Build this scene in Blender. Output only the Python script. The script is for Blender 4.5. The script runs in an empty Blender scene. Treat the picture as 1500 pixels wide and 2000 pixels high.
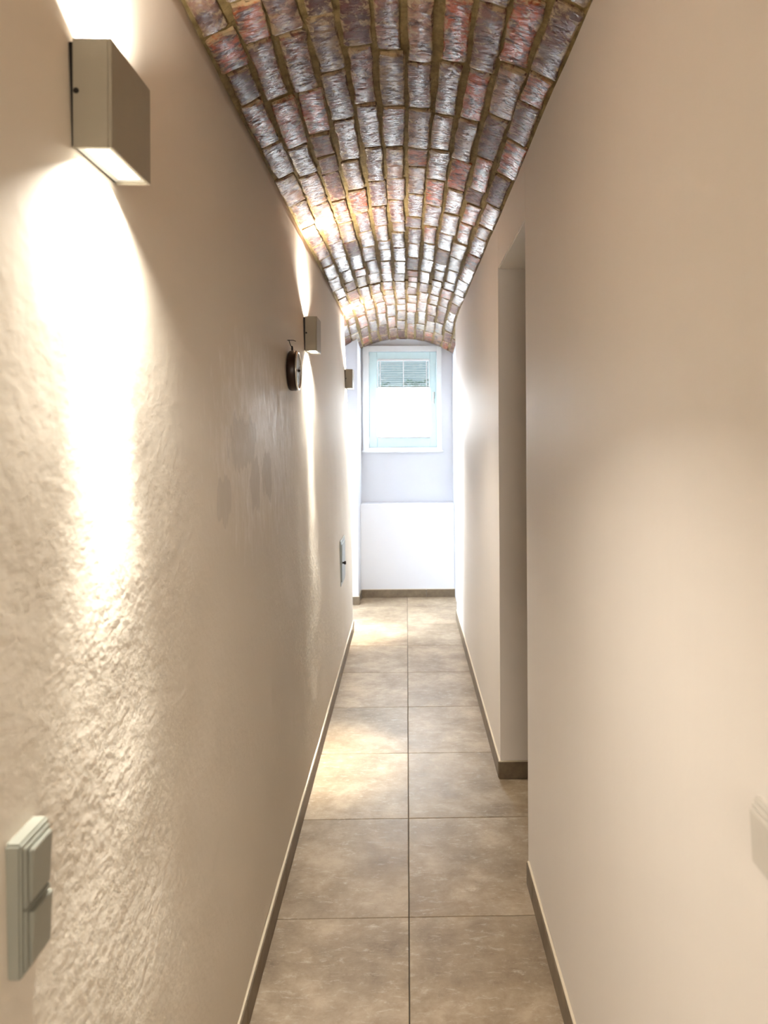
import bpy, bmesh, math, random
from mathutils import Vector, Matrix, noise
random.seed(7)
C = bpy.context.scene.collection
S = bpy.context.scene
R = math.radians

# ------------------------------------------------------------------ camera
F = 1457.0 / 2000 * 36
cd = bpy.data.cameras.new('camera')
cam = bpy.data.objects.new('camera', cd); C.objects.link(cam)
cam.location = (0, 0, 1.5)
YAW, ROLL = R(-1.0), R(-0.3)
cam.rotation_euler = (Matrix.Rotation(YAW, 4, 'Z') @ Matrix.Rotation(R(90), 4, 'X') @ Matrix.Rotation(ROLL, 4, 'Z')).to_euler()
cd.sensor_width = 36; cd.sensor_height = 36; cd.lens = F
cd.shift_x = -69.4 / 2000; cd.shift_y = -152.0 / 2000
cd.clip_start = 0.02
cd.dof.use_dof = True; cd.dof.focus_distance = 2.6; cd.dof.aperture_fstop = 4.8
S.camera = cam

# ------------------------------------------------------------------ world, lights, exposure
w = bpy.data.worlds.new('sky'); S.world = w; w.use_nodes = True
bg = w.node_tree.nodes['Background']
bg.inputs[0].default_value = (0.62, 0.80, 0.90, 1); bg.inputs[1].default_value = 0.5
S.view_settings.view_transform = 'Standard'; S.view_settings.look = 'None'
S.view_settings.exposure = 0.42; S.view_settings.gamma = 1.0
S.view_settings.use_curve_mapping = False

def area(name, loc, target, sx, sy, power, col, spread=math.pi):
    l = bpy.data.lights.new(name, 'AREA'); l.shape = 'RECTANGLE'; l.size = sx; l.size_y = sy
    l.energy = power; l.color = col; l.spread = spread
    o = bpy.data.objects.new(name, l); C.objects.link(o); o.location = loc
    d = Vector(target) - Vector(loc); o.rotation_euler = d.to_track_quat('-Z', 'Y').to_euler()
    return o
# daylight falling on the window from outside, above the line of sight through the slats
area('window_daylight', (-0.04, 9.0, 4.0), (-0.04, 7.1, 1.75), 2.4, 1.8, 3000, (0.93, 0.97, 1.0))
# unseen light added in the left side passage to brighten far floor and apron
area('side_fill_light', (-1.4, 6.05, 1.7), (0.1, 5.55, 0.2), 0.6, 1.0, 38, (0.76, 0.87, 1.0), R(110))
# added fill light behind the camera, evens out the near walls
area('back_fill_light', (0.0, -2.6, 1.75), (0.0, 3.0, 1.3), 0.7, 1.4, 30, (1.0, 0.91, 0.79))

# ------------------------------------------------------------------ node helpers
def mat(name):
    m = bpy.data.materials.new(name); m.use_nodes = True
    nt = m.node_tree; b = nt.nodes['Principled BSDF']
    return m, nt, b
def N(nt, t, **kw):
    n = nt.nodes.new(t)
    for k, v in kw.items():
        if k.startswith('_'): setattr(n, k[1:], v)
        else: n.inputs[k.replace('_', ' ')].default_value = v
    return n
def ramp(nt, src, stops, interp='LINEAR'):
    r = nt.nodes.new('ShaderNodeValToRGB'); r.color_ramp.interpolation = interp
    e = r.color_ramp.elements
    while len(e) < len(stops): e.new(0.5)
    for el, (p, c) in zip(e, stops):
        el.position = p; el.color = (c[0], c[1], c[2], 1) if not isinstance(c, (int, float)) else (c, c, c, 1)
    nt.links.new(src, r.inputs[0]); return r.outputs[0]
def mixc(nt, fac, a, b, mode='MIX'):
    n = nt.nodes.new('ShaderNodeMix'); n.data_type = 'RGBA'; n.blend_type = mode
    for i, v in ((0, fac), (6, a), (7, b)):
        if hasattr(v, 'is_linked') or hasattr(v, 'links'): nt.links.new(v, n.inputs[i])
        elif i == 0: n.inputs[i].default_value = v
        else: n.inputs[i].default_value = (v[0], v[1], v[2], 1)
    return n.outputs[2]
def mth(nt, op, a, b=0.0, c=None, clamp=False):
    n = nt.nodes.new('ShaderNodeMath'); n.operation = op; n.use_clamp = clamp
    for i, v in enumerate((a, b) if c is None else (a, b, c)):
        if hasattr(v, 'links'): nt.links.new(v, n.inputs[i])
        else: n.inputs[i].default_value = v
    return n.outputs[0]
def tex(nt, coord='Object', scale=(1, 1, 1), loc=(0, 0, 0)):
    tc = nt.nodes.new('ShaderNodeTexCoord'); mp = nt.nodes.new('ShaderNodeMapping')
    nt.links.new(tc.outputs[coord], mp.inputs[0]); mp.inputs['Scale'].default_value = scale; mp.inputs['Location'].default_value = loc
    return mp.outputs[0]
def noi(nt, vec, scale, detail=4, rough=0.55, dist=0.0):
    n = N(nt, 'ShaderNodeTexNoise', Scale=scale, Detail=detail, Roughness=rough, Distortion=dist)
    nt.links.new(vec, n.inputs['Vector']); return n.outputs[0]
def bump(nt, b, h, strength, dist, prev=None):
    n = nt.nodes.new('ShaderNodeBump'); n.inputs['Strength'].default_value = strength; n.inputs['Distance'].default_value = dist
    nt.links.new(h, n.inputs['Height'])
    if prev is not None: nt.links.new(prev, n.inputs['Normal'])
    nt.links.new(n.outputs[0], b.inputs['Normal']); return n.outputs[0]
def simple(name, col, rough=0.5, metal=0.0, emit=0, spec=0.5, nscale=40, var=0.04):
    m, nt, b = mat(name)
    v = tex(nt); n = noi(nt, v, nscale)
    c = mixc(nt, n, [x * (1 - var) for x in col], [min(1, x * (1 + var)) for x in col])
    nt.links.new(c, b.inputs['Base Color'])
    b.inputs['Roughness'].default_value = rough; b.inputs['Metallic'].default_value = metal
    b.inputs['Specular IOR Level'].default_value = spec
    if emit:
        b.inputs['Emission Color'].default_value = (1, 0.9, 0.74, 1); b.inputs['Emission Strength'].default_value = emit
    return m

def wall_material(name, col, rough_amp, stains=False):
    m, nt, b = mat(name)
    v = tex(nt)
    tone = noi(nt, v, 2.2, 5)
    c = mixc(nt, tone, [x * 0.96 for x in col], col)
    brush = noi(nt, tex(nt, scale=(1, 9, 0.8)), 4, 4)
    c = mixc(nt, mth(nt, 'MULTIPLY', brush, 0.10), c, [x * 0.8 for x in col])
    rough = 0.55
    if stains:
        sx = nt.nodes.new('ShaderNodeSeparateXYZ'); nt.links.new(v, sx.inputs[0])
        wob = noi(nt, tex(nt, scale=(1, 2.6, 1)), 12, 5, 0.65)
        wv = mth(nt, 'MULTIPLY', mth(nt, 'SUBTRACT', wob, 0.5), 2.6)
        def blob(cy, cz, ry, rz, sharp=6):
            a = mth(nt, 'DIVIDE', mth(nt, 'SUBTRACT', sx.outputs[1], cy), ry)
            d = mth(nt, 'DIVIDE', mth(nt, 'SUBTRACT', sx.outputs[2], cz), rz)
            r = mth(nt, 'SQRT', mth(nt, 'ADD', mth(nt, 'POWER', mth(nt, 'ABSOLUTE', a), 2.6), mth(nt, 'POWER', mth(nt, 'ABSOLUTE', d), 2.6)))
            r = mth(nt, 'ADD', r, wv)
            return mth(nt, 'MULTIPLY', mth(nt, 'SUBTRACT', 1.0, r), sharp, clamp=True)
        halo = blob(2.35, 1.47, 0.62, 0.30, 1.2)
        scr = ramp(nt, noi(nt, tex(nt, scale=(1, 3.5, 1)), 22, 6, 0.7), [(0.42, 0.0), (0.62, 1.0)])
        halo = mth(nt, 'MULTIPLY', halo, mth(nt, 'ADD', mth(nt, 'MULTIPLY', scr, 0.6), 0.4))
        c = mixc(nt, mth(nt, 'MULTIPLY', halo, 0.9), c, (0.94, 0.90, 0.86))
        dk = None
        for p in ((2.03, 1.48, 0.16, 0.075), (2.17, 1.36, 0.07, 0.085), (2.36, 1.375, 0.085, 0.075), (1.80, 1.34, 0.075, 0.055)):
            q = blob(*p); dk = q if dk is None else mth(nt, 'MAXIMUM', dk, q)
        c = mixc(nt, mth(nt, 'MULTIPLY', dk, 0.7), c, [x * 0.80 for x in col])
        rr = mth(nt, 'SUBTRACT', 0.65, mth(nt, 'MULTIPLY', halo, 0.2)); nt.links.new(rr, b.inputs['Roughness'])
    else:
        b.inputs['Roughness'].default_value = rough
    nt.links.new(c, b.inputs['Base Color'])
    b.inputs['Specular IOR Level'].default_value = 0.2
    big = noi(nt, v, 9, 3); fine = noi(nt, v, 95, 3, 0.6); mid = noi(nt, v, 38, 3)
    h = mth(nt, 'ADD', mth(nt, 'MULTIPLY', fine, 0.35), mth(nt, 'MULTIPLY', mid, 0.8))
    if stains:   # coarser roughcast low down, smoother trowelled plaster above
        low = mth(nt, 'MULTIPLY_ADD', sx.outputs[2], -0.75, 1.5, clamp=True)
        h = mth(nt, 'MULTIPLY', h, mth(nt, 'MULTIPLY_ADD', low, 0.9, 0.12))
    h = mth(nt, 'ADD', h, mth(nt, 'MULTIPLY', big, 0.6))
    bump(nt, b, h, rough_amp, 0.006)
    return m

M = {}
M['wall_left'] = wall_material('rough_cream_plaster', (0.77, 0.715, 0.63), 0.30, True)
M['wall'] = wall_material('cream_plaster', (0.83, 0.785, 0.74), 0.10)
M['wall_white'] = wall_material('white_plaster', (0.80, 0.82, 0.865), 0.08)
M['wall_dark'] = wall_material('darkened_plaster', (0.30, 0.25, 0.18), 0.10)  # unseen side room darkened to cut bounce light in the opening
M['lamp'] = simple('lamp_casing_paint', (0.30, 0.27, 0.21), 0.45)
M['lens'] = simple('lamp_lens', (0.9, 0.88, 0.8), 0.3, emit=9)
M['dark'] = simple('dark_metal', (0.02, 0.017, 0.015), 0.4, 0.6)
M['bronze'] = simple('bronze_case', (0.022, 0.009, 0.005), 0.35, 0.3, var=0.3)
M['chrome'] = simple('bright_bezel', (0.85, 0.84, 0.80), 0.18, 0.9)
M['dial'] = simple('dial_enamel', (0.42, 0.43, 0.42), 0.35)
M['ink'] = simple('black_ink', (0.02, 0.02, 0.02), 0.5)
M['plastic'] = simple('switch_plastic', (0.30, 0.31, 0.27), 0.3)
M['plastic_white'] = simple('white_switch_plastic', (0.64, 0.61, 0.56), 0.35)
M['steel'] = simple('hatch_steel', (0.30, 0.33, 0.32), 0.32, 0.6)
M['frame'] = simple('window_paint', (0.86, 0.90, 0.92), 0.35)
M['sash'] = simple('sash_paint', (0.66, 0.86, 0.90), 0.35)
M['slat'] = simple('slat_paint', (0.09, 0.12, 0.13), 0.45)
M['seal'] = simple('sealant', (0.72, 0.64, 0.50), 0.6)
M['grout'] = simple('grout', (0.10, 0.085, 0.065), 0.9)
M['leaf'] = simple('hedge_leaf', (0.03, 0.09, 0.05), 0.6, var=0.5, nscale=20)
M['stone'] = simple('outside_ground', (0.22, 0.22, 0.21), 0.9)

def make_tile():
    m, nt, b = mat('beige_concrete_tile')
    oi = nt.nodes.new('ShaderNodeObjectInfo')
    tc = nt.nodes.new('ShaderNodeTexCoord')
    off = nt.nodes.new('ShaderNodeVectorMath'); off.operation = 'MULTIPLY_ADD'
    nt.links.new(oi.outputs['Random'], off.inputs[0]); off.inputs[1].default_value = (37, 51, 13); nt.links.new(tc.outputs['Object'], off.inputs[2])
    v = off.outputs[0]
    mp = nt.nodes.new('ShaderNodeMapping'); nt.links.new(v, mp.inputs[0]); mp.inputs['Scale'].default_value = (1, 2.6, 1)
    cloud = noi(nt, v, 4.2, 9, 0.72, 0.15)
    streak = noi(nt, mp.outputs[0], 8, 9, 0.76, 0.1)
    c = ramp(nt, cloud, [(0.35, (0.16, 0.108, 0.06)), (0.5, (0.275, 0.205, 0.13)), (0.65, (0.42, 0.335, 0.235))])
    s2 = ramp(nt, streak, [(0.35, 0.0), (0.75, 1.0)])
    c = mixc(nt, mth(nt, 'MULTIPLY', s2, 0.35), c, (0.42, 0.34, 0.24))
    scr = ramp(nt, noi(nt, mp.outputs[0], 20, 9, 0.8, 0.5), [(0.54, 0.0), (0.66, 1.0)])
    c = mixc(nt, mth(nt, 'MULTIPLY', scr, 0.6), c, (0.56, 0.49, 0.39))
    dks = ramp(nt, noi(nt, v, 17, 6, 0.75, 0.5), [(0.28, 1.0), (0.38, 0.0)])
    c = mixc(nt, mth(nt, 'MULTIPLY', dks, 0.45), c, (0.12, 0.095, 0.065))
    rnd = mth(nt, 'MULTIPLY_ADD', oi.outputs['Random'], 0.16, 0.92)
    hs = nt.nodes.new('ShaderNodeHueSaturation'); nt.links.new(rnd, hs.inputs['Value']); nt.links.new(c, hs.inputs['Color'])
    nt.links.new(hs.outputs[0], b.inputs['Base Color'])
    rr = mth(nt, 'MULTIPLY_ADD', streak, 0.25, 0.30); nt.links.new(rr, b.inputs['Roughness'])
    bump(nt, b, streak, 0.12, 0.002)
    return m
M['tile'] = make_tile()
def make_skirt():
    m, nt, b = mat('brown_skirting_tile')
    v = tex(nt); n = noi(nt, v, 14, 6, 0.65)
    c = ramp(nt, n, [(0.3, (0.13, 0.095, 0.06)), (0.7, (0.22, 0.17, 0.11))])
    nt.links.new(c, b.inputs['Base Color']); b.inputs['Roughness'].default_value = 0.45
    return m
M['skirt'] = make_skirt()

def make_brick():
    m, nt, b = mat('old_glazed_brick')
    oi = nt.nodes.new('ShaderNodeObjectInfo'); rnd = oi.outputs['Random']
    tc = nt.nodes.new('ShaderNodeTexCoord')
    off = nt.nodes.new('ShaderNodeVectorMath'); off.operation = 'MULTIPLY_ADD'
    nt.links.new(rnd, off.inputs[0]); off.inputs[1].default_value = (91, 47, 23)
    mt = nt.nodes.new('ShaderNodeMapping'); mt.inputs['Scale'].default_value = (0.072, 0.30, 0.034)      # unit brick to metres
    nt.links.new(tc.outputs['Object'], mt.inputs[0]); nt.links.new(mt.outputs[0], off.inputs[2])
    v = off.outputs[0]
    base = ramp(nt, rnd, [(0.0, (0.17, 0.06, 0.035)), (0.14, (0.22, 0.115, 0.07)), (0.28, (0.09, 0.028, 0.022)), (0.40, (0.34, 0.062, 0.014)),
                          (0.50, (0.14, 0.05, 0.035)), (0.62, (0.27, 0.13, 0.075)), (0.74, (0.10, 0.035, 0.030)), (0.86, (0.30, 0.075, 0.022)), (0.95, (0.20, 0.12, 0.05))], 'CONSTANT')
    n1 = noi(nt, v, 22, 6, 0.65, 0.5)
    c = mixc(nt, ramp(nt, n1, [(0.42, 0.0), (0.58, 1.0)]), base, (0.065, 0.028, 0.022))
    # lime smears, strongest at the arrises
    g = nt.nodes.new('ShaderNodeSeparateXYZ'); nt.links.new(tc.outputs['Generated'], g.inputs[0])
    ex = mth(nt, 'MULTIPLY', mth(nt, 'ABSOLUTE', mth(nt, 'SUBTRACT', g.outputs[0], 0.5)), 2.0)
    ey = mth(nt, 'MULTIPLY', mth(nt, 'ABSOLUTE', mth(nt, 'SUBTRACT', g.outputs[1], 0.5)), 2.0)
    edge = mth(nt, 'MAXIMUM', mth(nt, 'POWER', ex, 4.0), mth(nt, 'POWER', ey, 9.0))
    sm = noi(nt, v, 34, 7, 0.72, 0.8)
    lime = ramp(nt, mth(nt, 'ADD', sm, mth(nt, 'MULTIPLY', edge, 0.17)), [(0.54, 0.0), (0.66, 1.0)])
    c = mixc(nt, mth(nt, 'MULTIPLY', lime, 0.75), c, (0.40, 0.30, 0.17))
    bl = ramp(nt, noi(nt, v, 16, 5, 0.6), [(0.62, 0.0), (0.72, 1.0)])
    c = mixc(nt, mth(nt, 'MULTIPLY', bl, 0.35), c, (0.30, 0.24, 0.20))
    nt.links.new(c, b.inputs['Base Color'])
    b.inputs['Roughness'].default_value = 0.65
    b.inputs['Specular IOR Level'].default_value = 0.15
    b.inputs['Coat Roughness'].default_value = 0.11; b.inputs['Coat IOR'].default_value = 1.42
    mp = nt.nodes.new('ShaderNodeMapping'); nt.links.new(v, mp.inputs[0]); mp.inputs['Scale'].default_value = (1, 2.2, 1)
    h1 = noi(nt, mp.outputs[0], 42, 7, 0.72, 0.8); pit = ramp(nt, noi(nt, mp.outputs[0], 48, 4, 0.55), [(0.32, 0.0), (0.40, 1.0)])
    h = mth(nt, 'ADD', h1, mth(nt, 'MULTIPLY', pit, 0.8))
    nb = bump(nt, b, h, 0.75, 0.005)
    worn = ramp(nt, noi(nt, mp.outputs[0], 34, 7, 0.75, 0.8), [(0.41, 0.0), (0.53, 1.0)])
    worn = mth(nt, 'MULTIPLY', worn, pit)
    dull = ramp(nt, mth(nt, 'FRACT', mth(nt, 'MULTIPLY', rnd, 17.3)), [(0.0, 0.2), (0.16, 0.85), (0.5, 0.6), (0.75, 1.0)], 'CONSTANT')
    nt.links.new(mth(nt, 'MULTIPLY', worn, dull), b.inputs['Coat Weight'])
    cb = nt.nodes.new('ShaderNodeBump'); cb.inputs['Strength'].default_value = 0.22; cb.inputs['Distance'].default_value = 0.005
    nt.links.new(h, cb.inputs['Height']); nt.links.new(cb.outputs[0], b.inputs['Coat Normal'])
    return m
M['brick'] = make_brick()
def make_mortar():
    m, nt, b = mat('lime_mortar')
    v = tex(nt); n = noi(nt, v, 25, 6, 0.7)
    c = ramp(nt, n, [(0.3, (0.10, 0.068, 0.024)), (0.7, (0.27, 0.195, 0.085))])
    nt.links.new(c, b.inputs['Base Color']); b.inputs['Roughness'].default_value = 0.85; b.inputs['Specular IOR Level'].default_value = 0.15
    bump(nt, b, noi(nt, v, 60, 5, 0.7), 0.7, 0.006)
    return m
M['mortar'] = make_mortar()
def make_glass():
    m, nt, b = mat('window_glass')
    nt.nodes.remove(b); out = nt.nodes['Material Output']
    t = N(nt, 'ShaderNodeBsdfTransparent', Color=(0.93, 0.97, 0.97, 1)); g = N(nt, 'ShaderNodeBsdfGlossy', Roughness=0.02)
    mx = nt.nodes.new('ShaderNodeMixShader'); fr = N(nt, 'ShaderNodeFresnel', IOR=1.45)
    nt.links.new(fr.outputs[0], mx.inputs[0]); nt.links.new(t.outputs[0], mx.inputs[1]); nt.links.new(g.outputs[0], mx.inputs[2])
    nt.links.new(mx.outputs[0], out.inputs[0]); return m
M['glass'] = make_glass()
def make_fabric():
    m, nt, b = mat('translucent_glowing_shade')
    nt.nodes.remove(b); out = nt.nodes['Material Output']
    d = N(nt, 'ShaderNodeBsdfDiffuse', Color=(0.92, 0.92, 0.93, 1)); t = N(nt, 'ShaderNodeBsdfTranslucent', Color=(0.95, 0.95, 0.96, 1))
    mx = nt.nodes.new('ShaderNodeMixShader'); mx.inputs[0].default_value = 0.65
    nt.links.new(d.outputs[0], mx.inputs[1]); nt.links.new(t.outputs[0], mx.inputs[2]); # glow of daylight through the fabric is put in as emission
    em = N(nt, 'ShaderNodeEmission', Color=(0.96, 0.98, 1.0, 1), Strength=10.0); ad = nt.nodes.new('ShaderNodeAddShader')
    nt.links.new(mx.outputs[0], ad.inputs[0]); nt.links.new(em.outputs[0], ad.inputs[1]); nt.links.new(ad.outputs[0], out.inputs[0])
    return m
M['fabric'] = make_fabric()

# ------------------------------------------------------------------ object helpers
def link(name, me, m=None, parent=None, loc=None):
    o = bpy.data.objects.new(name, me); C.objects.link(o)
    if m is not None and me is not None and len(me.materials) == 0: me.materials.append(m)
    if parent is not None: o.parent = parent
    if loc is not None: o.location = loc
    return o
def from_bm(name, bm, m, parent=None, smooth=False, loc=None):
    bmesh.ops.recalc_face_normals(bm, faces=bm.faces)
    me = bpy.data.meshes.new(name); bm.to_mesh(me); bm.free()
    if smooth:
        for p in me.polygons: p.use_smooth = True
    return link(name, me, m, parent, loc)
def add_box(bm, a, b_, bev=0.0, seg=2):
    r = bmesh.ops.create_cube(bm, size=1)
    vs = r['verts']
    for v in vs:
        v.co = Vector([(a[i] + b_[i]) / 2 + v.co[i] * (b_[i] - a[i]) for i in range(3)])
    if bev:
        es = list({e for v in vs for e in v.link_edges})
        bmesh.ops.bevel(bm, geom=es, offset=bev, segments=seg, affect='EDGES')
def box(name, a, b_, m, parent=None, bev=0.0, loc=None):
    bm = bmesh.new(); add_box(bm, a, b_, bev); return from_bm(name, bm, m, parent, loc=loc)
def lathe(bm, prof, n=32, axis='X'):
    rings = []
    for (r, h) in prof:
        ring = []
        for k in range(n):
            a = 2 * math.pi * k / n
            c, s = math.cos(a) * r, math.sin(a) * r
            ring.append(bm.verts.new((h, c, s) if axis == 'X' else (c, h, s) if axis == 'Y' else (c, s, h)))
        rings.append(ring)
    for i in range(len(rings) - 1):
        for k in range(n):
            bm.faces.new((rings[i][k], rings[i][(k + 1) % n], rings[i + 1][(k + 1) % n], rings[i + 1][k]))
    bm.faces.new(rings[0]); bm.faces.new(rings[-1])
def tube(bm, pts, r, n=8):
    rings = []
    for i, p in enumerate(pts):
        p = Vector(p); t = (Vector(pts[min(i + 1, len(pts) - 1)]) - Vector(pts[max(i - 1, 0)])).normalized()
        u = t.cross(Vector((0.3, 0.2, 0.93))).normalized(); v = t.cross(u)
        rings.append([bm.verts.new(p + (u * math.cos(a) + v * math.sin(a)) * r) for a in [2 * math.pi * k / n for k in range(n)]])
    for i in range(len(rings) - 1):
        for k in range(n): bm.faces.new((rings[i][k], rings[i][(k + 1) % n], rings[i + 1][(k + 1) % n], rings[i + 1][k]))
    bm.faces.new(rings[0]); bm.faces.new(rings[-1])
def struct(o): o['kind'] = 'structure'; return o
def thing(o, label, cat, group=None):
    o['label'] = label; o['category'] = cat
    if group: o['group'] = group
    return o
def empty(name, loc):
    o = bpy.data.objects.new(name, None); C.objects.link(o); o.location = loc; o.empty_display_size = 0.05; return o

# ------------------------------------------------------------------ key dimensions
XR = 0.402
def XL(z): return -(0.418 + 0.059 * (max(z, 0) / 2.42) ** 1.8)
Y_BACK, Y_LEFT_END, Y_RIGHT_END = -3.0, 5.72, 6.05
Y_OPEN0, Y_OPEN1, Z_LINTEL = 2.50, 3.245, 2.218
Y_PIER, Y_APRON, Y_WIN, Z_LEDGE = 6.58, 6.87, 7.10, 0.858
XN0, XN1 = -0.43, 0.44
X0V, RV, ZCROWN = -0.0375, 0.879, 2.54
def drop(y):
    t = min(max((y - 5.6) / 1.5, 0), 1); return 0.135 * t * t * (3 - 2 * t)
def vault(th, y, dr=0.0):      # th in radians, dr outward from the vault's axis
    return Vector((X0V + (RV + dr) * math.sin(th), y, ZCROWN - RV - drop(y) + (RV + dr) * math.cos(th)))

# ------------------------------------------------------------------ walls
def grid_wall(name, xf, y0, y1, z0, z1, thick, ny, nz, m, side, wav=0.0015):
    """wall with a gently uneven face at x = xf(z); body extends to the outside"""
    bm = bmesh.new(); vs = {}
    for i in range(ny + 1):
        for j in range(nz + 1):
            y = y0 + (y1 - y0) * i / ny; z = z0 + (z1 - z0) * j / nz
            f = 1.0 if 0 < i < ny else 0.4
            x = xf(z) + f * wav * (noise.noise(Vector((y * 2.1, z * 1.7, side * 5))) * 2 + noise.noise(Vector((y * 6, z * 5, 3))))
            vs[i, j] = bm.verts.new((x, y, z))
    for i in range(ny):
        for j in range(nz): bm.faces.new((vs[i, j], vs[i + 1, j], vs[i + 1, j + 1], vs[i, j + 1]))
    xo = xf(z1) + side * thick
    c = {(a, b_): bm.verts.new((xo, (y0, y1)[a], (z0, z1)[b_])) for a in (0, 1) for b_ in (0, 1)}
    bm.faces.new([c[0, 0], c[1, 0], c[1, 1], c[0, 1]])
    for a, i in ((0, 0), (1, ny)): bm.faces.new([vs[i, j] for j in range(nz + 1)] + [c[a, 1], c[a, 0]])
    for b_, j in ((0, 0), (1, nz)): bm.faces.new([vs[i, j] for i in range(ny + 1)] + [c[1, b_], c[0, b_]])
    return from_bm(name, bm, m, smooth=False)
o = struct(grid_wall('wall_left', XL, Y_BACK, Y_LEFT_END, 0, 2.435, 0.16, 160, 48, M['wall_left'], -1, 0.0022))
for p in o.data.polygons:
    if p.area < 0.05: p.use_smooth = True
struct(grid_wall('wall_right', lambda z: XR, Y_BACK, Y_OPEN0, 0, 2.44, 0.12, 60, 24, M['wall'], 1, 0.001))
struct(grid_wall('wall_right', lambda z: XR, Y_OPEN1, Y_RIGHT_END, 0, 2.44, 0.12, 40, 24, M['wall'], 1, 0.001))
struct(box('wall_right', (XR, Y_OPEN0, Z_LINTEL), (XR + 0.30, Y_OPEN1, 2.44), M['wall'], bev=0.004))     # lintel over the opening
struct(box('wall_right', (XR + 0.12, Y_OPEN1 + 0.0, 0), (1.6, Y_OPEN1 + 0.15, 2.44), M['wall']))         # jamb wall running to the right
# side room behind the opening
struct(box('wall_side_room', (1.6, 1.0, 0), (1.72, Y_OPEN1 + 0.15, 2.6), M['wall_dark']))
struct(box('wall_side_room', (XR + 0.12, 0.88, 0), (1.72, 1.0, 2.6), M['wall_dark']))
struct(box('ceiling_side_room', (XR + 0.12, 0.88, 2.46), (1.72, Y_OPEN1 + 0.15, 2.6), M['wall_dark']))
# far end
struct(box('wall_back', (-2.0, Y_PIER, 0), (XN0, Y_WIN + 0.12, 2.9), M['wall_white'], bev=0.004))
struct(box('wall_back', (XN1, Y_PIER, 0), (1.4, Y_WIN + 0.12, 2.9), M['wall_white'], bev=0.004))
struct(box('wall_back', (XN0, Y_APRON, 0), (XN1, Y_WIN, Z_LEDGE), M['wall_white'], bev=0.006))
WX0, WX1, WZ0, WZ1 = -0.365, 0.29, 1.39, 2.305       # hole in the end wall
bm = bmesh.new()
add_box(bm, (XN0, Y_WIN, 0), (WX0, Y_WIN + 0.12, 2.9)); add_box(bm, (WX1, Y_WIN, 0), (XN1, Y_WIN + 0.12, 2.9))
add_box(bm, (WX0, Y_WIN, 0), (WX1, Y_WIN + 0.12, WZ0)); add_box(bm, (WX0, Y_WIN, WZ1), (WX1, Y_WIN + 0.12, 2.9))
struct(from_bm('wall_window', bm, M['wall_white']))
# pilaster capping and side passages
struct(box('wall_passage', (-2.0, Y_LEFT_END - 0.25, 0), (-0.63, Y_LEFT_END, 2.9), M['wall_white']))
struct(box('wall_passage', (-2.1, Y_LEFT_END - 0.25, 0), (-2.0, Y_WIN, 2.9), M['wall_white']))
struct(box('wall_passage', (1.3, Y_RIGHT_END - 0.15, 0), (1.4, Y_PIER, 2.9), M['wall_white']))
struct(box('wall_passage', (XR + 0.12, Y_RIGHT_END - 0.15, 0), (1.3, Y_RIGHT_END, 2.9), M['wall_white']))
struct(box('ceiling_passage', (-2.1, Y_LEFT_END - 0.25, 2.5), (-0.56, Y_PIER, 2.6), M['wall_white']))
struct(box('ceiling_passage', (0.49, Y_RIGHT_END - 0.15, 2.5), (1.4, Y_PIER, 2.6), M['wall_white']))
struct(box('wall_rear', (-0.7, Y_BACK - 0.1, 0), (0.6, Y_BACK, 2.8), M['wall']))

# ------------------------------------------------------------------ vaulted ceiling
ys = [Y_BACK + 0.25 * i for i in range(int((4.9 - Y_BACK) / 0.25) + 1)]
ys += [5.03, 5.04, 5.075, 5.085] + [5.2 + 0.1 * i for i in range(20)]
TH = R(35.5); NT = 110
bm = bmesh.new(); A = []; B = []
for i, y in enumerate(ys):
    ra, rb = [], []
    for k in range(NT + 1):
        th = -TH + 2 * TH * k / NT
        crack = 0.05 if (5.035 < y < 5.08 and abs(th) < R(24)) else 0.0
        ra.append(bm.verts.new(vault(th, y, 0.004 + crack + 0.005 * noise.noise(Vector((th * 30, y * 12, 0))))))
        rb.append(bm.verts.new(vault(th, y, 0.12)))
    A.append(ra); B.append(rb)
for i in range(len(ys) - 1):
    for k in range(NT):
        bm.faces.new((A[i][k], A[i + 1][k], A[i + 1][k + 1], A[i][k + 1]))
        bm.faces.new((B[i][k], B[i][k + 1], B[i + 1][k + 1], B[i + 1][k]))
    bm.faces.new((A[i][0], B[i][0], B[i + 1][0], A[i + 1][0])); bm.faces.new((A[i][NT], A[i + 1][NT], B[i + 1][NT], B[i][NT]))
for i in (0, -1):
    for k in range(NT): bm.faces.new((A[i][k], A[i][k + 1], B[i][k + 1], B[i][k]))
ceiling = struct(from_bm('ceiling', bm, M['mortar'], smooth=False))

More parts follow.
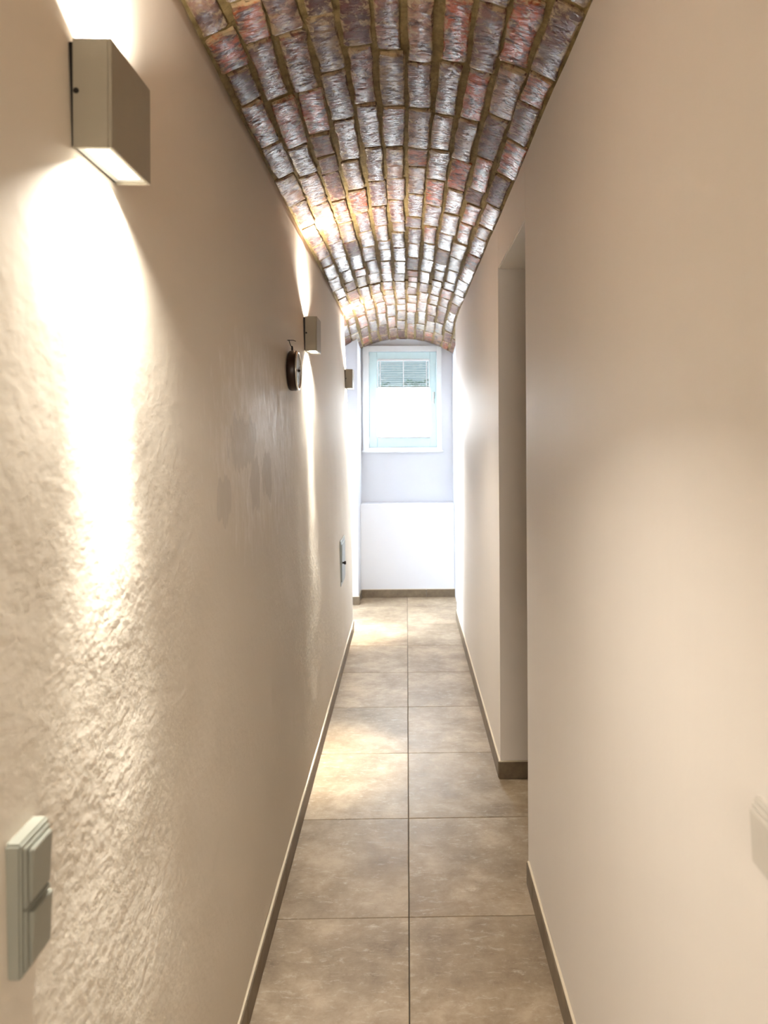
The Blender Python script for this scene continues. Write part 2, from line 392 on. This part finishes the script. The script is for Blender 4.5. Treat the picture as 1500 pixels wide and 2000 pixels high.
def brick_mesh(seed):
    """unit brick: x width, y length, underside faces -z; irregular outline, chipped arrises"""
    rs = random.Random(seed); US = [0, 0.07, 0.5, 0.93, 1]; VS = [0, 0.03, 0.22, 0.42, 0.6, 0.8, 0.97, 1]; NX, NY = 4, 7
    bm = bmesh.new(); g = {}
    for j in range(NY + 1):
        jl, jr = rs.uniform(-0.06, 0.03), rs.uniform(-0.03, 0.06)
        for i in range(NX + 1):
            u = US[i] - 0.5; v = VS[j] - 0.5
            x = u + (jl if i <= 1 else jr if i >= NX - 1 else rs.uniform(-.03, .03))
            y = v + (rs.uniform(-0.006, 0.01) if j in (0, 1, NY - 1, NY) else rs.uniform(-.02, .02))
            if i in (0, NX) and j in (0, NY): x *= rs.uniform(0.84, 0.97); y *= rs.uniform(0.95, 0.99)
            edge = i in (0, NX) or j in (0, NY)
            g[i, j] = bm.verts.new((x, y, -0.5 + (rs.uniform(0.03, 0.11) if edge else rs.uniform(-0.05, 0.05))))
    for i in range(NX):
        for j in range(NY): bm.faces.new((g[i, j], g[i, j + 1], g[i + 1, j + 1], g[i + 1, j]))
    ring = [g[i, 0] for i in range(NX)] + [g[NX, j] for j in range(NY)] + [g[i, NY] for i in range(NX, 0, -1)] + [g[0, j] for j in range(NY, 0, -1)]
    up = [bm.verts.new((v.co.x * 1.02, v.co.y * 1.005, 0.5)) for v in ring]
    n = len(ring)
    for k in range(n): bm.faces.new((ring[k], ring[(k + 1) % n], up[(k + 1) % n], up[k]))
    bmesh.ops.recalc_face_normals(bm, faces=bm.faces)
    me = bpy.data.meshes.new('brick'); bm.to_mesh(me); bm.free()
    for p in me.polygons: p.use_smooth = p.normal.z < -0.5
    me.materials.append(M['brick']); return me
bricks = [brick_mesh(s) for s in range(10)]
PITCH = R(5.42)
for k in range(-6, 7):
    y = (5.62 if abs(k) == 6 else 0.55) + random.uniform(0, 0.28); gapd = False
    while y < 7.0:
        L = random.choice([0.335, 0.325, 0.31, 0.30, 0.32, 0.17, 0.27]) + random.uniform(-0.012, 0.012)
        if not gapd and -4 <= k <= 4 and y + L + 0.12 > 5.045:
            L = 5.040 - y + random.uniform(-0.006, 0.004); gapd = True; gap = 0.038
        else: gap = random.uniform(0.009, 0.02)
        if y + L > 7.06: L = 7.06 - y
        if L > 0.05:
            th = k * PITCH + random.uniform(-0.006, 0.006)
            W = RV * PITCH - random.uniform(0.009, 0.024)
            T = 0.034
            lift = random.uniform(-0.004, 0.002)
            p0, p1 = vault(th, y, T / 2 - 0.0035 + lift), vault(th, y + L, T / 2 - 0.0035 + lift)
            ydir = (p1 - p0).normalized(); zdir = vault(th, y, 1) - vault(th, y, 0); xdir = ydir.cross(zdir).normalized(); zdir = xdir.cross(ydir)
            mt = Matrix((xdir, ydir, zdir)).transposed().to_4x4()
            mt = mt @ Matrix.Rotation(random.uniform(-0.02, 0.02), 4, 'Z') @ Matrix.Rotation(random.uniform(-0.05, 0.05), 4, 'Y') @ Matrix.Rotation(random.uniform(-0.012, 0.012), 4, 'X')
            o = link('brick', random.choice(bricks), None, ceiling)
            fl = random.choice((1, -1))
            o.matrix_local = Matrix.Translation((p0 + p1) / 2) @ mt @ Matrix.Diagonal((W, L * fl if False else L, T, 1))
        y += L + gap

# ------------------------------------------------------------------ floor
floor = struct(box('floor', (-2.4, Y_BACK, -0.06), (2.4, Y_WIN, -0.004), M['grout']))
TL = 0.596; Y0T = 2.318
def tile_mesh():
    bm = bmesh.new(); add_box(bm, (-TL / 2 + 0.0016, -TL / 2 + 0.0016, -0.012), (TL / 2 - 0.0016, TL / 2 - 0.0016, 0.0), 0.0012, 1)
    me = bpy.data.meshes.new('tile'); bm.to_mesh(me); bm.free(); me.materials.append(M['tile']); return me
tm = tile_mesh()
for r in range(-9, 9):
    for c in range(-4, 4):
        x = (c + 0.5) * TL; y = Y0T + (r + 0.5) * TL
        if y - TL / 2 > Y_WIN or y + TL / 2 < Y_BACK or y > Y_WIN - 0.05: continue
        if c not in (-1, 0) and not (c < -1 and 5.2 < y) and not (c > 0 and (y > 5.6 or 0.8 < y < 3.6)): continue
        o = link('tile', tm, None, floor, (x, y, 0.0))

# ------------------------------------------------------------------ baseboards
def skirting(name, p0, p1, nrm, z1=0.072, th=0.010):
    """run of skirting tiles from p0 to p1 (x, y), standing out along nrm; the mesh itself is the sealant bead on top"""
    p0, p1, nrm = Vector((*p0, 0)), Vector((*p1, 0)), Vector((*nrm, 0))
    L = (p1 - p0).length; d = (p1 - p0).normalized()
    def bx(a, b_, o0, o1, za, zb, bev):
        bm = bmesh.new()
        q = [p0 + d * a + nrm * o0, p0 + d * b_ + nrm * o1]
        lo = [min(q[0][i], q[1][i]) for i in range(2)]; hi = [max(q[0][i], q[1][i]) for i in range(2)]
        add_box(bm, (lo[0], lo[1], za), (hi[0], hi[1], zb), bev, 1); return bm
    base = struct(from_bm(name, bx(0, L, 0.0, th * 0.7, z1, z1 + 0.004, 0.001), M['seal']))
    a = 0.0
    while a < L - 0.01:
        b_ = min(a + TL, L)
        from_bm('skirting_tile', bx(a + 0.001, b_ - 0.001, 0.0, th, 0.0, z1, 0.0015), M['skirt'], base); a = b_
    return base
skirting('baseboard_left', (-0.419, Y0T - 9 * TL + 0.17), (-0.419, Y_LEFT_END), (1, 0), th=0.011)
skirting('baseboard_right', (XR, Y_BACK), (XR, Y_OPEN0 - 0.02), (-1, 0))
skirting('baseboard_right', (XR, Y_OPEN1), (XR, Y_RIGHT_END), (-1, 0))
skirting('baseboard_right', (XR - 0.009, Y_OPEN1), (1.6, Y_OPEN1), (0, -1))
skirting('baseboard_back', (XN0 + 0.01, Y_APRON), (XN1, Y_APRON), (0, -1))
skirting('baseboard_back', (-1.9, Y_PIER), (XN0 + 0.01, Y_PIER), (0, -1))
skirting('baseboard_back', (XN0, Y_PIER), (XN0, Y_APRON - 0.01), (1, 0))
skirting('baseboard_back', (XN1, Y_PIER), (1.3, Y_PIER), (0, -1))

# ------------------------------------------------------------------ wall lamps
def wall_lamp(y0, ztop, zbot, label, depth=0.155, power=5.0):
    xw = XL(zbot) - 0.001; xf = xw + 0.057
    xw0 = XL(ztop)
    t = thing(empty('wall_lamp', (xw, y0, zbot)), label, 'lamp', 'up and down lights on the left wall')
    th = 0.005; x1 = xf - xw; H = ztop - zbot; D = depth
    bm = bmesh.new()                                      # open casing: front and two cheeks, back plate side
    add_box(bm, (x1 - th, 0, 0), (x1, D, H), 0.0012, 1)
    add_box(bm, (0.004, 0, 0), (x1 - th, th, H), 0.0008, 1); add_box(bm, (0.004, D - th, 0), (x1 - th, D, H), 0.0008, 1)
    from_bm('casing', bm, M['lamp'], t)
    bm = bmesh.new(); add_box(bm, (-0.012, 0.003, 0.004), (0.004, D - 0.003, H - 0.004)); from_bm('back_plate', bm, M['dark'], t)
    bm = bmesh.new(); lathe(bm, [(0.0032, -0.0015), (0.0040, -0.0008), (0.0040, 0.0005)], 16, 'Y')
    from_bm('screw', bm, M['dark'], t, loc=(0.009, 0, H * 0.52))
    for z, s in ((0.006, -1), (H - 0.006, 1)):
        bm = bmesh.new()                                  # frame around the lens
        a, b_, c, d = 0.004, x1 - th, th, D - th
        zz0, zz1 = z - 0.002, z + 0.002
        add_box(bm, (a, c, zz0), (b_, c + 0.012, zz1)); add_box(bm, (a, d - 0.012, zz0), (b_, d, zz1))
        add_box(bm, (a, c + 0.012, zz0), (a + 0.010, d - 0.012, zz1)); add_box(bm, (b_ - 0.006, c + 0.012, zz0), (b_, d - 0.012, zz1))
        f = from_bm('lens_frame', bm, M['frame'], t)
        bm = bmesh.new(); add_box(bm, (a + 0.010, c + 0.012, zz0 + 0.0005), (b_ - 0.006, d - 0.012, zz1 - 0.0005), 0.0006, 1)
        from_bm('lens', bm, M['lens'], f)
        for (pw, spr, nm) in ((power * 0.55, R(30), 'beam'), (power * 1.9, R(132), 'flood')):
            l = bpy.data.lights.new('lamp_' + nm, 'AREA'); l.shape = 'RECTANGLE'
            l.size = 0.030; l.size_y = D - 0.05; l.energy = pw; l.color = (1.0, 0.93, 0.81); l.spread = spr
            lo = bpy.data.objects.new('lamp_' + nm, l); C.objects.link(lo); lo.parent = t
            lo.location = (x1 / 2 + 0.002, D / 2, (-0.001 if s < 0 else H + 0.001))
            lo.rotation_euler = (0, 0, 0) if s < 0 else (math.pi, 0, 0)
    return t
wall_lamp(1.025, 2.043, 1.893, 'large taupe box wall lamp nearest the viewer, upper left of the photo')
wall_lamp(3.355, 2.032, 1.877, 'taupe box wall lamp beside the round wall clock')
wall_lamp(5.540, 1.985, 1.842, 'small distant taupe box wall lamp nearest the window')
wall_lamp(-1.3, 2.043, 1.893, 'added taupe box wall lamp behind the viewer, out of view')  # unseen lamp added to the row, lights the near walls

# ------------------------------------------------------------------ clock
cy, cz, cr = 2.872, 1.746, 0.077
cx = XL(cz - 0.02) + 0.001
ck = thing(empty('wall_clock', (cx, cy, cz)), 'small round clock in a dark bronze case hung on the left wall', 'clock')
bm = bmesh.new(); lathe(bm, [(cr * 0.90, 0.0), (cr * 0.98, 0.004), (cr, 0.010), (cr * 1.0, 0.028), (cr * 0.97, 0.033)], 48)
o = from_bm('case', bm, M['bronze'], ck); [setattr(p, 'use_smooth', len(p.vertices) == 4) for p in o.data.polygons]
bm = bmesh.new(); n = 48; prof = [(cr * 0.99, 0.033), (cr * 0.98, 0.037), (cr * 0.90, 0.039), (cr * 0.85, 0.036), (cr * 0.85, 0.033)]
rings = [[bm.verts.new((h, r * math.cos(2 * math.pi * k / n), r * math.sin(2 * math.pi * k / n))) for k in range(n)] for r, h in prof]
for i in range(len(prof)):
    a, b_ = rings[i], rings[(i + 1) % len(prof)]
    for k in range(n): bm.faces.new((a[k], a[(k + 1) % n], b_[(k + 1) % n], b_[k]))
o = from_bm('bezel', bm, M['chrome'], ck); [setattr(p, 'use_smooth', True) for p in o.data.polygons]
bm = bmesh.new(); lathe(bm, [(cr * 0.85, 0.0325), (cr * 0.85, 0.0345)], 48); dial = from_bm('dial', bm, M['dial'], ck)
for k in range(12):
    bm = bmesh.new()
    a = 2 * math.pi * k / 12; L = 0.012 if k % 3 == 0 else 0.007
    q = bmesh.ops.create_cube(bm, size=1)['verts']
    mtx = Matrix.Rotation(a, 4, 'X') @ Matrix.Translation((0.0348, 0, cr * 0.80 - L / 2)) @ Matrix.Diagonal((0.0006, 0.0022, L, 1))
    bmesh.ops.transform(bm, matrix=mtx, verts=q)
    from_bm('hour_mark', bm, M['ink'], dial)
for L, a, wd in ((0.036, R(-55), 0.004), (0.054, R(172), 0.003)):
    bm = bmesh.new(); q = bmesh.ops.create_cube(bm, size=1)['verts']
    bmesh.ops.transform(bm, matrix=Matrix.Rotation(a, 4, 'X') @ Matrix.Translation((0.0362, 0, L / 2 - 0.006)) @ Matrix.Diagonal((0.0008, wd, L, 1)), verts=q)
    from_bm('hand', bm, M['ink'], ck)
bm = bmesh.new(); lathe(bm, [(0.004, 0.0345), (0.005, 0.038), (0.0045, 0.041), (0.002, 0.043)], 16); from_bm('hub', bm, M['dark'], ck)
bm = bmesh.new(); lathe(bm, [(0.0035, 0.0), (0.0045, 0.003), (0.0045, 0.009), (0.003, 0.011)], 12, 'Y'); from_bm('side_knob', bm, M['dark'], ck, loc=(0.020, cr, 0))
bm = bmesh.new()
tube(bm, [(0.012 + 0.0, 0.009 * math.cos(a), cr + 0.008 + 0.009 * math.sin(a)) for a in [math.pi * 2 * k / 16 for k in range(17)]], 0.0024, 6)
from_bm('hanging_ring', bm, M['dark'], ck)
# bent nail carrying the clock by a wire
nl = empty('wall_hook', (XL(1.86), cy - 0.01, 1.862))
thing(nl, 'bent dark wire hook in the wall above the round clock', 'hook')
bm = bmesh.new(); tube(bm, [(-0.012, 0, 0), (0.012, 0.0, 0.0), (0.022, 0.012, 0.001), (0.028, 0.03, 0.0)], 0.0016, 6); from_bm('nail', bm, M['dark'], nl)
bm = bmesh.new(); tube(bm, [(0.006, 0.0, 0.002), (0.010, 0.004, -0.012), (0.014, 0.009, -0.022), (0.0165, 0.011, -0.026)], 0.0016, 6); from_bm('wire', bm, M['dark'], nl)

# ------------------------------------------------------------------ access hatch low on the left wall
hx = XL(0.70) - 0.0005
hb = thing(empty('access_hatch', (hx, 4.73, 0.536)), 'small grey metal hatch with a round knob low on the left wall', 'hatch')
bm = bmesh.new(); W_, H_ = 0.29, 0.288
for a, b_ in (((0, 0, 0), (0.006, W_, 0.022)), ((0, 0, H_ - 0.022), (0.006, W_, H_)), ((0, 0, 0.022), (0.006, 0.022, H_ - 0.022)), ((0, W_ - 0.022, 0.022), (0.006, W_, H_ - 0.022))):
    add_box(bm, a, b_, 0.001, 1)
from_bm('hatch_frame', bm, M['steel'], hb)
bm = bmesh.new(); add_box(bm, (0.0, 0.024, 0.024), (0.011, W_ - 0.024, H_ - 0.024), 0.002, 1); dr = from_bm('hatch_door', bm, M['steel'], hb)
bm = bmesh.new(); lathe(bm, [(0.006, 0.010), (0.006, 0.020), (0.011, 0.023), (0.012, 0.030), (0.008, 0.034)], 20)
kb = from_bm('knob', bm, M['dark'], dr, smooth=True, loc=(0, 0.05, H_ * 0.5))

# ------------------------------------------------------------------ switches
def switch(name, x, y0, z0, w_, h_, side, n, m, label):
    t = thing(empty(name, (x, y0, z0)), label, 'switch')
    s = side
    e = 0.0075 if side > 0 else 0.0
    def bb(nm, a, b_, bev, par=t):
        lo = (min(a[0] * s, b_[0] * s), a[1], a[2]); hi = (max(a[0] * s, b_[0] * s), b_[1], b_[2])
        bm = bmesh.new(); add_box(bm, lo, hi, bev, 2); return from_bm(nm, bm, m, par)
    bb('mounting_frame', (-0.004, 0, 0), (0.009 + e, w_, h_), 0.0025)
    hh = (h_ - 0.010) / n
    for k in range(n):
        fr = bb('insert', (0.009 + e, 0.005, 0.005 + k * hh + 0.001), (0.0125 + e, w_ - 0.005, 0.005 + (k + 1) * hh - 0.001), 0.001)
        bm = bmesh.new(); add_box(bm, (min((0.0125 + e) * s, (0.0165 + e) * s), 0.010, 0.010 + k * hh), (max((0.0125 + e) * s, (0.0165 + e) * s), w_ - 0.010, k * hh + hh), 0.0012, 2)
        for v in bm.verts:
            if abs(v.co.x) > 0.014 + e: v.co.x += s * (v.co.z - (0.005 + (k + 0.5) * hh)) * 0.05
        from_bm('rocker', bm, m, fr)
    return t
switch('light_switch', XL(1.0) - 0.001, 0.804, 0.917, 0.064, 0.146, 1, 2, M['plastic'], 'double rocker light switch on the left wall at the lower left edge')
switch('light_switch', XR + 0.001, 0.767, 1.006, 0.080, 0.080, -1, 1, M['plastic_white'], 'single white rocker switch on the right wall at the right edge')

# ------------------------------------------------------------------ window
TILT = R(1.0)
def ring_frame(bm, x0, x1, z0, z1, wl, wr, wb, wt, y0, y1, bev=0.002):
    add_box(bm, (x0, y0, z0), (x0 + wl, y1, z1), bev, 1); add_box(bm, (x1 - wr, y0, z0), (x1, y1, z1), bev, 1)
    add_box(bm, (x0 + wl, y0, z1 - wt), (x1 - wr, y1, z1), bev, 1); add_box(bm, (x0 + wl, y0, z0), (x1 - wr, y1, z0 + wb), bev, 1)
wo = struct(empty('window_1', (-0.038, Y_WIN, 1.84)))
def wl_(x, z): return (x + 0.038, z - 1.84)
bm = bmesh.new(); ring_frame(bm, -0.372, 0.372, -0.50, 0.50, 0.055, 0.045, 0.035, 0.055, -0.030, 0.06)
from_bm('window_casing', bm, M['frame'], wo)
bm = bmesh.new(); add_box(bm, (-0.385, -0.055, -0.512), (0.385, -0.002, -0.495), 0.003, 1); from_bm('window_sill', bm, M['frame'], wo)
sx0, sx1, sz0, sz1 = -0.315, 0.325, -0.463, 0.443
bm = bmesh.new(); ring_frame(bm, sx0, sx1, sz0, sz1, 0.075, 0.062, 0.085, 0.07, -0.012, 0.045, 0.004)
sash = from_bm('sash', bm, M['sash'], wo)
bm = bmesh.new(); ring_frame(bm, sx0 + 0.075, sx1 - 0.062, sz0 + 0.085, sz1 - 0.07, 0.010, 0.010, 0.010, 0.010, -0.004, 0.03, 0.001); from_bm('glazing_bead', bm, M['frame'], sash)
bm = bmesh.new(); add_box(bm, (sx0 + 0.07, 0.020, sz0 + 0.08), (sx1 - 0.057, 0.024, sz1 - 0.065)); from_bm('pane', bm, M['glass'], sash)
bm = bmesh.new(); add_box(bm, (0.286, -0.020, -0.005), (0.310, -0.012, 0.060), 0.002, 1); add_box(bm, (0.291, -0.050, -0.085 + 0.03), (0.305, -0.038, 0.09 - 0.03), 0.004, 1)
add_box(bm, (0.293, -0.042, 0.020), (0.303, -0.018, 0.036), 0.001, 1); from_bm('handle', bm, M['steel'], sash)
for z in (-0.40, 0.37):
    bm = bmesh.new(); lathe(bm, [(0.007, z - 0.03), (0.007, z + 0.03)], 12, 'Z'); from_bm('hinge', bm, M['frame'], sash, loc=(sx0 - 0.002, -0.016, 0))

gx0, gx1, gz0, gz1 = sx0 + 0.085, sx1 - 0.072, sz0 + 0.095, sz1 - 0.08
ZSPLIT = gz1 - 0.250
bl = thing(empty('slatted_blind', (-0.038, Y_WIN - 0.006, 1.84)), 'pale blue slatted blind across the top of the end window', 'blind')
bm = bmesh.new(); add_box(bm, (gx0, -0.010, gz1 - 0.008), (gx1, 0.012, gz1 + 0.012), 0.002, 1); from_bm('head_rail', bm, M['frame'], bl)
bm = bmesh.new(); q = bmesh.ops.create_cube(bm, size=1)['verts']
bmesh.ops.transform(bm, matrix=Matrix.Diagonal((gx1 - gx0 - 0.012, 0.020, 0.0012, 1)), verts=q)
sme = bpy.data.meshes.new('slat'); bm.to_mesh(sme); bm.free(); sme.materials.append(M['slat'])
z = gz1 - 0.022; st = 0.0250
for k in range(11):
    o = link('slat', sme, None, bl, ((gx0 + gx1) / 2, 0.0, z)); o.rotation_euler = (R(-14), 0, 0)
    z -= st; st *= 0.965
for x in (gx0 + 0.022, (gx0 + gx1) / 2, gx1 - 0.022):
    bm = bmesh.new(); add_box(bm, (x - 0.004, -0.0115, ZSPLIT), (x + 0.004, -0.0100, gz1 - 0.008)); from_bm('ladder_tape', bm, M['frame'], bl)
sh = thing(empty('pleated_shade', (-0.038, Y_WIN - 0.006, 1.84)), 'white pleated shade glowing in the lower part of the end window', 'shade')
bm = bmesh.new(); add_box(bm, (gx0 - 0.006, -0.012, ZSPLIT - 0.016), (gx1 + 0.006, 0.010, ZSPLIT), 0.002, 1); from_bm('top_rail', bm, M['frame'], sh)
bm = bmesh.new(); prev = None; n = 44
for k in range(n + 1):
    zz = ZSPLIT - 0.014 - (ZSPLIT - 0.014 - gz0 + 0.0) * k / n; yy = -0.004 if k % 2 else 0.006
    cur = (bm.verts.new((gx0 - 0.002, yy, zz)), bm.verts.new((gx1 + 0.002, yy, zz)))
    if prev: bm.faces.new((prev[0], prev[1], cur[1], cur[0]))
    prev = cur
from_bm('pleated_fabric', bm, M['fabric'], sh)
bm = bmesh.new(); add_box(bm, (gx0 - 0.006, -0.012, gz0 - 0.006), (gx1 + 0.006, 0.010, gz0 + 0.008), 0.002, 1); from_bm('bottom_rail', bm, M['frame'], sh)

# ------------------------------------------------------------------ outside: light well and a hedge
struct(box('ground_outside', (-4, Y_WIN + 0.3, 1.0), (4, 16, 1.1), M['stone']))
bm = bmesh.new(); rs = random.Random(3)
for k in range(1500):
    x = rs.uniform(-1.3, 1.3); top = 2.36 + 0.045 * math.sin(x * 7) + 0.035 * math.sin(x * 19 + 1)
    zz = top - (rs.random() ** 1.6) * 1.2
    p = Vector((x, 12.5 + rs.uniform(-0.15, 0.15), zz)); a = Vector((rs.uniform(-1, 1), rs.uniform(-1, 1), rs.uniform(-.4, 1))).normalized() * 0.045
    b_ = a.cross(Vector((rs.uniform(-1, 1), 1, rs.uniform(-1, 1)))).normalized() * 0.018
    vs = [bm.verts.new(p - a), bm.verts.new(p + b_), bm.verts.new(p + a), bm.verts.new(p - b_)]
    bm.faces.new(vs)
hd = thing(empty('hedge', (0, 12.5, 1.1)), 'dark green hedge outside, seen through the blind of the end window', 'hedge')
me = bpy.data.meshes.new('foliage'); bm.to_mesh(me); bm.free(); o = link('foliage', me, M['leaf'], hd); o.location = (0, -12.5, -1.1); o['kind'] = 'stuff'
bm = bmesh.new(); add_box(bm, (-1.3, -0.12, 0), (1.3, 0.12, 1.20), 0.03, 1); from_bm('inner_growth', bm, M['leaf'], hd)
